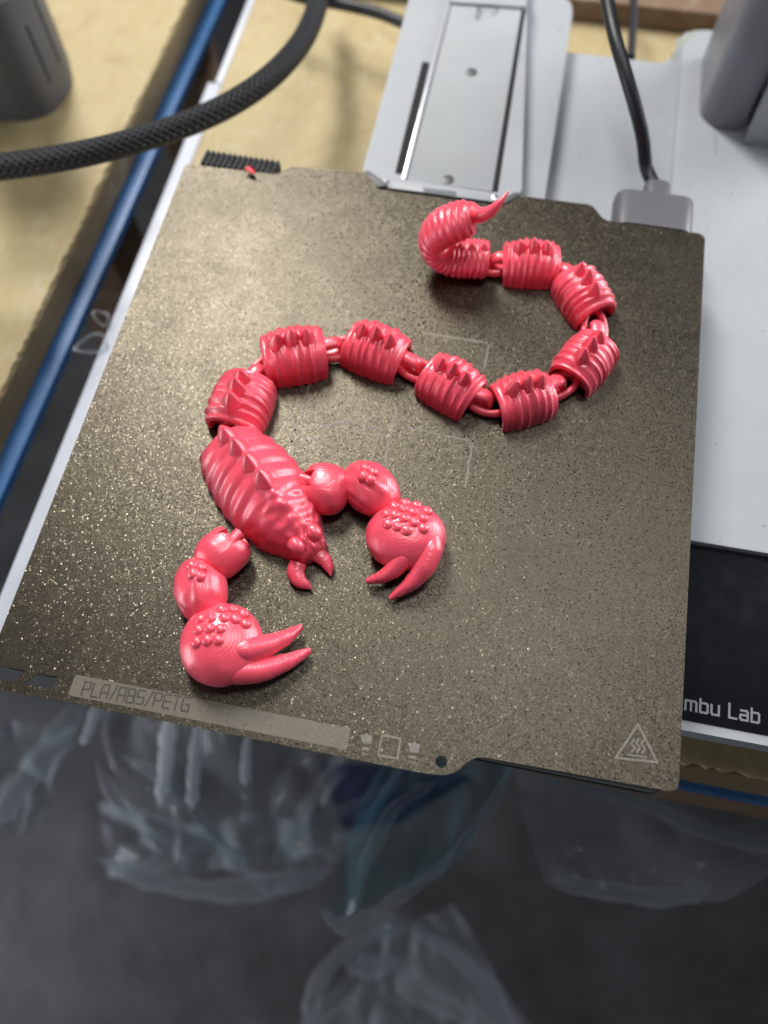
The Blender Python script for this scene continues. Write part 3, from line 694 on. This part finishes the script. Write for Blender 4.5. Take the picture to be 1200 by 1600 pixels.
def body():
    A = 56; NS = 130; V = []; n = A + 1; Fc = []; rows = []
    s0, s1 = -21.0, 42.5
    def sec(s, kw, rib=True, ds=0):
        row = []; W_ = smooth_tab(WT, s) * kw; H_ = smooth_tab(HT, s) * kw
        for k in range(n):
            u = k / A; ph = pi * u
            dx, dz = spow(cos(ph), 1.05), spow(sin(ph), 1.0)
            q = abs(u - .5) * 2; side = 1 - sin(ph)
            r = 0
            if rib:
                env = max(0, min(1, (21 - s) / 9)) * min(1, q * 5) * (1 - .3 * max(0, q - .8) / .2)
                d = (s + 21) / 7.4 - q * 0.75 + 0.15
                r = env * 1.15 * (0.5 + 0.5 * sin(2 * pi * d)) ** 0.8 + 0.12 * noise.noise(Vector((s * .3, u * 8, 1)))
                r += 1.3 * max(0, min(1, (s - 14) / 8)) * noise.noise(Vector((s * .34, u * 10, 4))) * (1 if abs(u - .42) < .25 else .35)
            crest = 2.2 * math.exp(-(dx * W_ / 3.0) ** 2) * min(1, (34 - s) / 12) if s < 34 else 0
            # front skirt flares a little at the ground
            z = dz * (H_ + r * .9) + crest * kw
            row.append(fb_(s - 1.8 * q ** 2 * (1 if s < 25 else .4) + ds + (3.2 * (1 - q) if s < -15 else 3.2 * (1 - q) * max(0, (0 - s) / 15) if s < 0 else 0), dx * (W_ + r), max(0.05, z)))
        return row
    rows.append(sec(s0, .80, False, 4)); rows.append(sec(s0, .90, False, .2)); rows.append(sec(s0, .94, False))
    for i in range(NS + 1):
        rows.append(sec(s0 + (s1 - s0) * i / NS, 1))
    for kw, ds in ((.9, .7), (.7, 1.3), (.4, 1.8), (.08, 2.0)): rows.append(sec(s1, kw, False, ds))
    for r_ in rows: V += r_
    for i in range(len(rows) - 1):
        for k in range(n):
            j = (k + 1) % n; Fc.append((i * n + k, (i + 1) * n + k, (i + 1) * n + j, i * n + j))
    Fc.append(list(range(n))); Fc.append([(len(rows) - 1) * n + k for k in range(n)][::-1])
    return fix_normals(obj('body', V, Fc, RED, sco, True, 60))
bd = body()
def blob(name, c, rx, ry_, rz, rot, parent, zmin=0.05, bumps=(), ru=72, rv=48, e=1.0, crest=None, m=RED, nz=0.0):
    V = []; Fc = []; ca, sa = cos(rot), sin(rot)
    for j in range(rv + 1):
        th = pi * j / rv
        for i in range(ru):
            ph = 2 * pi * i / ru; x = sin(th) * cos(ph); y = sin(th) * sin(ph); z = cos(th)
            px, py, pz = rx * spow(x, e), ry_ * spow(y, e), rz * z
            if crest and z > 0: pz += crest * math.exp(-(y / 0.16) ** 2) * (1 - abs(x)) * z
            if nz: 
                q = 1 + nz * noise.noise(Vector((x * 3 + c[0], y * 3, z * 3))); px *= q; py *= q; pz *= q
            X = c[0] + ca * px - sa * py; Y = c[1] + sa * px + ca * py; Z = c[2] + pz
            for bx, by, br, bh in bumps:
                if z > 0:
                    d2 = ((X - bx) ** 2 + (Y - by) ** 2) / (br * br)
                    if d2 < 9: 
                        g = math.exp(-d2 * 1.1 - d2 * d2 * .35) * bh; Z += g
            V.append((X, Y, max(zmin, Z)))
    for j in range(rv):
        for i in range(ru): Fc.append((j * ru + i, (j + 1) * ru + i, (j + 1) * ru + (i + 1) % ru, j * ru + (i + 1) % ru))
    o = obj(name, V, Fc, m, parent, True, 80)
    bm = bmesh.new(); bm.from_mesh(o.data); bmesh.ops.remove_doubles(bm, verts=bm.verts, dist=1e-5); bmesh.ops.recalc_face_normals(bm, faces=bm.faces); bm.to_mesh(o.data); bm.free()
    return o
angB = math.atan2(U.y, U.x)
for s_, n_ in ((38.0, -4.4), (37.6, 4.2)):
    c = fb_(s_, n_, 11.0); blob('eye', c, 3.8, 3.2, 3.8, angB, bd, ru=28, rv=18)
fB = frame(ORGB, angB)
for s_, hh in ((-13.5, 6.4), (-5.0, 7.2), (4.0, 7.2), (13.0, 7.0)):
    o = spine(bd, fB, s_, smooth_tab(HT, s_) - 1.4, hh * (1.3 if s_ > 10 else 1.15), 4.2, 6.2, -2.0)
tube('mandible', [(106.61,58.05,4), (106.33,54.68,3.5), (108.56,51.52,3), (111.34,50.36,2.5), (113.80,49.40,2)], [3.4, 3.6, 3.0, 2.0, 0.3], RED, bd, 6, 14, ry=[2.6, 2.6, 2.2, 1.6, .3], zmin=0.05)
tube('mandible', [(110.94,63.77,4), (113.31,63.32,3.5), (116.54,61.38,3), (118.64,58.71,2.5), (119.99,55.91,2)], [3.4, 3.5, 2.9, 2.0, 0.3], RED, bd, 6, 14, ry=[2.6, 2.6, 2.2, 1.6, .3], zmin=0.05)
a_ = fb_(-19, 0, 0); chain(fb_(-17, 0, 0)[:2], segs[0][1](-segs[0][2] + 2, 0, 0)[:2], bd)

# ---- arms
def cut(o, c, sx, sy_, sz, rot):
    """cut a box-shaped slot out of a part"""
    me = bpy.data.meshes.new('k'); bm = bmesh.new(); bmesh.ops.create_cube(bm, size=1)
    og = ORG.get(o.parent.name, (0, 0, 0))
    for v in bm.verts:
        x, y, z = v.co.x * sx, v.co.y * sy_, v.co.z * sz
        v.co = Vector((c[0] + cos(rot) * x - sin(rot) * y - og[0], c[1] + sin(rot) * x + cos(rot) * y - og[1], c[2] + z - og[2])) * S
    bmesh.ops.recalc_face_normals(bm, faces=bm.faces)
    bm.to_mesh(me); bm.free(); k = bpy.data.objects.new('k', me); COL.objects.link(k); k.location = Vector(og) * S
    md = o.modifiers.new('cut', 'BOOLEAN'); md.object = k; md.operation = 'DIFFERENCE'; md.solver = 'EXACT'
    bpy.context.view_layer.update()
    dg = bpy.context.evaluated_depsgraph_get(); nm_ = bpy.data.meshes.new_from_object(o.evaluated_get(dg))
    o.modifiers.clear(); nm_.name = o.data.name + '_cut'; o.data = nm_; nm_.set_sharp_from_angle(angle=radians(50))
    if not nm_.materials: nm_.materials.append(RED)
    nm_.materials[0] = RED
    bpy.data.objects.remove(k)
def pxb(pts, z, r, h): return [(p[0], p[1], r, h) for p in pts]
# right arm
j1 = blob('arm_joint', (110.65,89.54,8), 10.4, 10.4, 9.4, radians(-8), sco, e=0.80, nz=.022)
c_ = (105.22,90.27,8); c_ = (106.37,89.49,10); cut(j1, (c_[0], c_[1], 10.5), 11, 7.0, 12, radians(-8))
tube('peg', [(94.88,91.94,9), (101.62,91.43,9), (105.67,91.02,9), (109.70,90.61,9)], 2.9, RED, bd, 5, 14, ry=3.4)
tube('peg', [(94.42,90.76,3), (101.26,90.26,3), (105.88,89.94,3), (109.59,90.04,3)], 2.2, RED, bd, 5, 14, ry=1.8)
a2 = blob('arm_segment', (128.48,93.10,7.5), 13.2, 10.2, 9.8, radians(-32), sco, ru=110, rv=72, crest=1.5, nz=.035, e=.95)
CB = [(143.69,86.52,17),(148.05,85.95,17),(152.62,84.05,17),(139.92,83.88,17),(143.64,82.65,17),(147.55,81.74,17),(151.81,80.08,17),(137.72,79.63,17),(141.05,79.16,17),(144.95,78.26,17),(148.83,77.36,17),(152.54,75.90,17),(139.30,75.31,17),(142.89,74.63,17),(146.52,73.70,17)]
CBL = [(85.40,31.06,17),(89.02,31.99,17),(93.09,31.27,17),(87.52,27.76,17),(91.25,28.22,17),(95.06,27.47,17),(79.04,26.16,17),(82.94,26.89,17),(79.78,21.91,17),(83.60,22.87,17),(87.54,23.37,17),(80.37,17.43,17),(84.09,18.62,17),(87.94,19.34,17)]
def studs(claw, C_, rx, ry_, rz, rot, pts):
    for q_, p in enumerate(pts):
        dx, dy = p[0] - C_[0], p[1] - C_[1]; u = cos(rot) * dx + sin(rot) * dy; v = -sin(rot) * dx + cos(rot) * dy
        k_ = 1 - (u / rx) ** 2 - (v / ry_) ** 2
        if k_ <= 0.05: continue
        z = C_[2] + rz * sqrt(k_); rr = 2.35 + .3 * noise.noise(Vector((q_ * 3.1, 1, 2)))
        blob('stud', (p[0], p[1], z - .55), rr, rr * .95, 1.9, q_ * .7, claw, ru=20, rv=12, nz=.06)
cr = blob('claw', (146.07,75.28,8), 15.8, 13.8, 10.4, radians(10), sco, ru=150, rv=90, nz=.018)
studs(cr, (146.07,75.28,8), 15.8, 13.8, 10.4, radians(10), CB)
def horn(name, pts, r, parent, flatn=.8):
    def fn(t, a, ra, rb):
        j = 0.16 * max(0, t - .45) * 2 * noise.noise(Vector((t * 26, cos(a) * 1.5, sin(a) * 1.5 + r[0])))
        return ra * (1 + j), rb * (1 + j)
    return tube(name, pts, r, RED, parent, 12, 22, ry=[q * flatn + .15 for q in r], zmin=0.05, fn=fn)
horn('pincer', [(147.03,69.87,11), (146.60,65.44,10.5), (144.38,61.27,8.5), (140.00,57.93,6), (134.35,55.74,4)], [3.3, 4.0, 3.6, 2.6, 1.1], cr, 1.0)
horn('pincer', [(156.05,75.34,11), (156.70,70.07,11), (155.39,63.49,9.5), (151.35,57.25,6.5), (144.40,50.52,4)], [3.9, 4.6, 4.2, 3.1, 1.0], cr, 1.0)
studs(a2, (128.48,93.10,7.5), 13.2, 10.2, 11.0, radians(-32), [(125.99,96.76,17),(129.34,95.38,17),(125.93,93.32,17),(128.96,92.18,17)])
# left arm
j2 = blob('arm_joint', (77.58,55.38,8), 9.4, 10.6, 9.4, radians(-38), sco, e=0.80, nz=.022)
fa, fb2 = Vector((72.13,63.05,12)), Vector((88.55,55.30,12)); fm = (fa + fb2) / 2 + Vector((0, 0, 0)); fd = (fb2 - fa).normalized(); fn_ = Vector((-fd.y, fd.x, 0)); cut(j2, tuple(fm + fn_ * 12.5), 50, 20, 60, math.atan2(fd.y, fd.x))
c_ = (79.96,59.36,10); cut(j2, (c_[0], c_[1], 10.5), 13, 7.4, 12, radians(52))
tube('peg', [(82.48,64.63,9), (80.02,60.33,9), (78.43,56.76,9)], 2.6, RED, bd, 5, 14, ry=2.2)
tube('peg', [(84.05,63.57,3), (81.51,60.32,3), (79.24,57.13,3)], 2.4, RED, bd, 5, 14, ry=1.8)
a3 = blob('arm_segment', (73.19,39.84,7.5), 13.0, 10.2, 9.8, radians(-68), sco, ru=110, rv=72, crest=1.5, nz=.035, e=.95)
studs(a3, (73.19,39.84,7.5), 13.0, 10.2, 11.0, radians(-68), [(70.29,45.21,17),(73.88,44.84,17),(72.00,41.91,17),(74.63,41.38,17)])
cl = blob('claw', (86.86,20.19,8), 15.4, 15.6, 10.2, radians(0), sco, ru=150, rv=90, nz=.018)
horn('pincer', [(93.08,18.08,12), (97.26,19.24,11.5), (103.27,22.52,9), (109.24,27.56,6.5), (113.80,33.28,4.5)], [4.4, 4.9, 4.2, 3.0, 1.2], cl, 1.0)
horn('pincer', [(90.62,12.60,9), (95.53,11.98,8.5), (103.43,14.08,7), (112.03,19.37,5), (119.10,25.15,4)], [4.4, 5.3, 4.6, 3.1, 1.2], cl, .9)

studs(cl, (86.86,20.19,8), 15.4, 15.6, 10.2, 0.0, CBL)
# ------------------------------------------------------------------ plastic bags hanging below the table
def crumple(name, corners, nu, nv, amp, freq, seed, m, lab, folds=0.0, cat='plastic bag', thick=0.4):
    """a sheet between four corner points, thrown into folds"""
    A_, B_, C_, D_ = [Vector(p) for p in corners]; V = []; Fc = []
    nrm_ = ((B_ - A_).cross(D_ - A_)).normalized()
    for j in range(nv + 1):
        for i in range(nu + 1):
            u, v = i / nu, j / nv
            p = (A_ * (1 - u) + B_ * u) * (1 - v) + (D_ * (1 - u) + C_ * u) * v
            q = Vector((u * freq, v * freq * .45, seed))
            r1 = 1 - abs(noise.noise(q)) * 2; r2 = 1 - abs(noise.noise(q * 2.3 + Vector((7, 3, 1)))) * 2
            f_ = folds * sin(u * 22 + 3 * noise.noise(Vector((u * 3, v * 2, seed)))) * (1 - v * .6)
            V.append(tuple(p + nrm_ * (amp * (r1 * .7 + r2 * .3) + f_) + Vector((noise.noise(q + Vector((9, 9, 9))) * amp * .8, noise.noise(q + Vector((4, 9, 1))) * amp * .5, 0))))
    for j in range(nv):
        for i in range(nu):
            a = j * (nu + 1) + i; Fc.append((a, a + 1, a + nu + 2, a + nu + 1))
    o = obj(name, V, Fc, m, None, True)
    return tag(o, lab, cat)
def fold(parent, pts, rad, m=None):
    P = catmull(pts, 5); R_ = lerp_list(rad, 5); n_ = len(P)
    R_ = [q * 0.72 * min(1, 2.6 * sin(pi * (i_ + .02) / (n_ - .96)) + .03) * (1 + .6 * noise.noise(Vector((i_ * .5, n_, 3)))) for i_, q in enumerate(R_)]
    tube('fold', P, R_, m or FOLD, parent, 3, 12, ry=[q * .35 for q in R_])
b1 = crumple('plastic_bag', [(-66.97,27.22,-260),(165.13,45.38,-260),(137.59,-32.43,-260),(7.01,-74.65,-260)], 110, 60, 26, 2.6, 1.3, BAG, 'large clear plastic bag hanging below the label band of the plate', 5)
fold(b1, [(-46.22,-10.75,-262),(-19.11,-35.88,-262),(15.70,-47.36,-262),(44.63,-47.21,-262),(77.40,-51.61,-262)], [6, 5, 6, 5, 7])
fold(b1, [(-28.25,-4.52,-258),(6.86,-15.12,-258),(43.20,-39.16,-258),(74.94,-60.41,-258)], [4, 7, 5, 6])
fold(b1, [(86.53,-50.75,-255),(99.73,-28.45,-255),(124.58,-8.85,-255),(184.72,29.20,-255)], [7, 5, 4, 5])
b2 = crumple('plastic_bag', [(-96.99,-36.72,-420),(126.69,-13.91,-420),(116.31,-64.34,-420),(-72.06,-76.85,-420)], 90, 40, 30, 3.5, 4.7, BAG, 'crumpled rim of a clear bag low behind the large hanging bag')
fold(b2, [(-78.08,-73.19,-418),(-32.57,-79.86,-418),(25.53,-78.13,-418),(74.31,-63.01,-418),(112.45,-46.08,-418)], [8, 10, 12, 14, 8])
b3 = crumple('plastic_bag', [(144.81,20.36,-200),(225.01,31.98,-200),(201.69,-27.34,-200),(132.30,-72.06,-200)], 90, 60, 13, 2.2, 8.1, TEAL, 'teal tinted plastic bag hanging below the hole in the plate')
fold(b3, [(125.89,-66.80,-198),(141.41,-72.14,-198),(163.26,-56.32,-198),(191.00,-29.46,-198),(208.53,-0.27,-198),(221.33,29.16,-198)], [5, 6, 5, 4, 4, 3])
fold(b3, [(143.27,-47.03,-200),(149.95,-25.36,-200),(157.51,-6.37,-200),(180.30,14.22,-200)], [5, 6, 5, 3])
b4 = crumple('plastic_bag', [(141.63,-75.76,-500),(212.18,-56.94,-500),(306.28,-145.24,-500),(104.43,-184.77,-500)], 80, 60, 24, 3.5, 12.4, BAG, 'clear plastic bag lowest down at the bottom edge of the picture')
fold(b4, [(111.87,-169.20,-498),(114.09,-130.85,-498),(140.23,-96.22,-498),(181.81,-78.08,-498)], [12, 10, 8, 6])
fold(b4, [(181.81,-78.08,-498),(229.06,-93.83,-498),(259.74,-116.84,-498),(280.20,-150.04,-498)], [6, 9, 14, 10])
fold(b4, [(132.15,-113.19,-505),(154.98,-114.68,-505),(175.51,-104.75,-505)], [10, 14, 8])
b5 = crumple('plastic_bag', [(222.89,33.65,-230),(408.35,25.92,-230),(349.59,-20.75,-230),(249.88,-28.94,-230)], 90, 50, 10, 2.0, 16.8, BAG, 'clear plastic bag below the bottom right corner of the plate')
fold(b5, [(234.79,31.78,-228),(270.53,28.27,-228),(309.50,24.44,-228),(344.04,17.07,-228),(399.90,15.21,-228)], [4, 5, 6, 7, 6])
fold(b5, [(250.08,-27.84,-232),(287.60,-26.54,-232),(320.90,-23.58,-232),(348.18,-12.38,-232)], [7, 7, 8, 6])
b6 = crumple('plastic_bag', [(-166.91,4.80,-300),(-81.74,14.03,-300),(-91.66,-50.08,-300),(-137.18,-88.09,-300)], 60, 50, 26, 2.8, 22.8, BAG, 'narrow clear plastic sheet below the cut-outs at the left end of the plate')
fold(b6, [(-82.59,30.27,-300),(-92.30,2.80,-300),(-103.79,-30.78,-300),(-117.60,-67.75,-300)], [10, 14, 12, 10])
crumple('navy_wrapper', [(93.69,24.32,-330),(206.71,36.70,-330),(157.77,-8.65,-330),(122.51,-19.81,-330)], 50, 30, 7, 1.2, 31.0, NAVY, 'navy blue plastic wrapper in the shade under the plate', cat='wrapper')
for q_, w_ in (([(-53.63,30.91,-255),(-53.24,16.58,-255),(-53.69,4.92,-255),(-55.10,-3.80,-255)], [4, 6, 5, 3]), ([(-3.99,31.59,-255),(-0.94,12.86,-255),(3.45,-7.14,-255),(7.48,-31.35,-255)], [5, 8, 7, 4]), ([(16.49,29.00,-255),(19.82,8.42,-255),(23.87,-11.39,-255),(28.38,-29.70,-255)], [3, 6, 6, 4]), ([(51.58,27.13,-255),(53.08,14.77,-255),(55.38,2.80,-255),(58.46,-8.79,-255)], [3, 4, 5, 3])):
    fold(b1, q_, w_, TUBE)
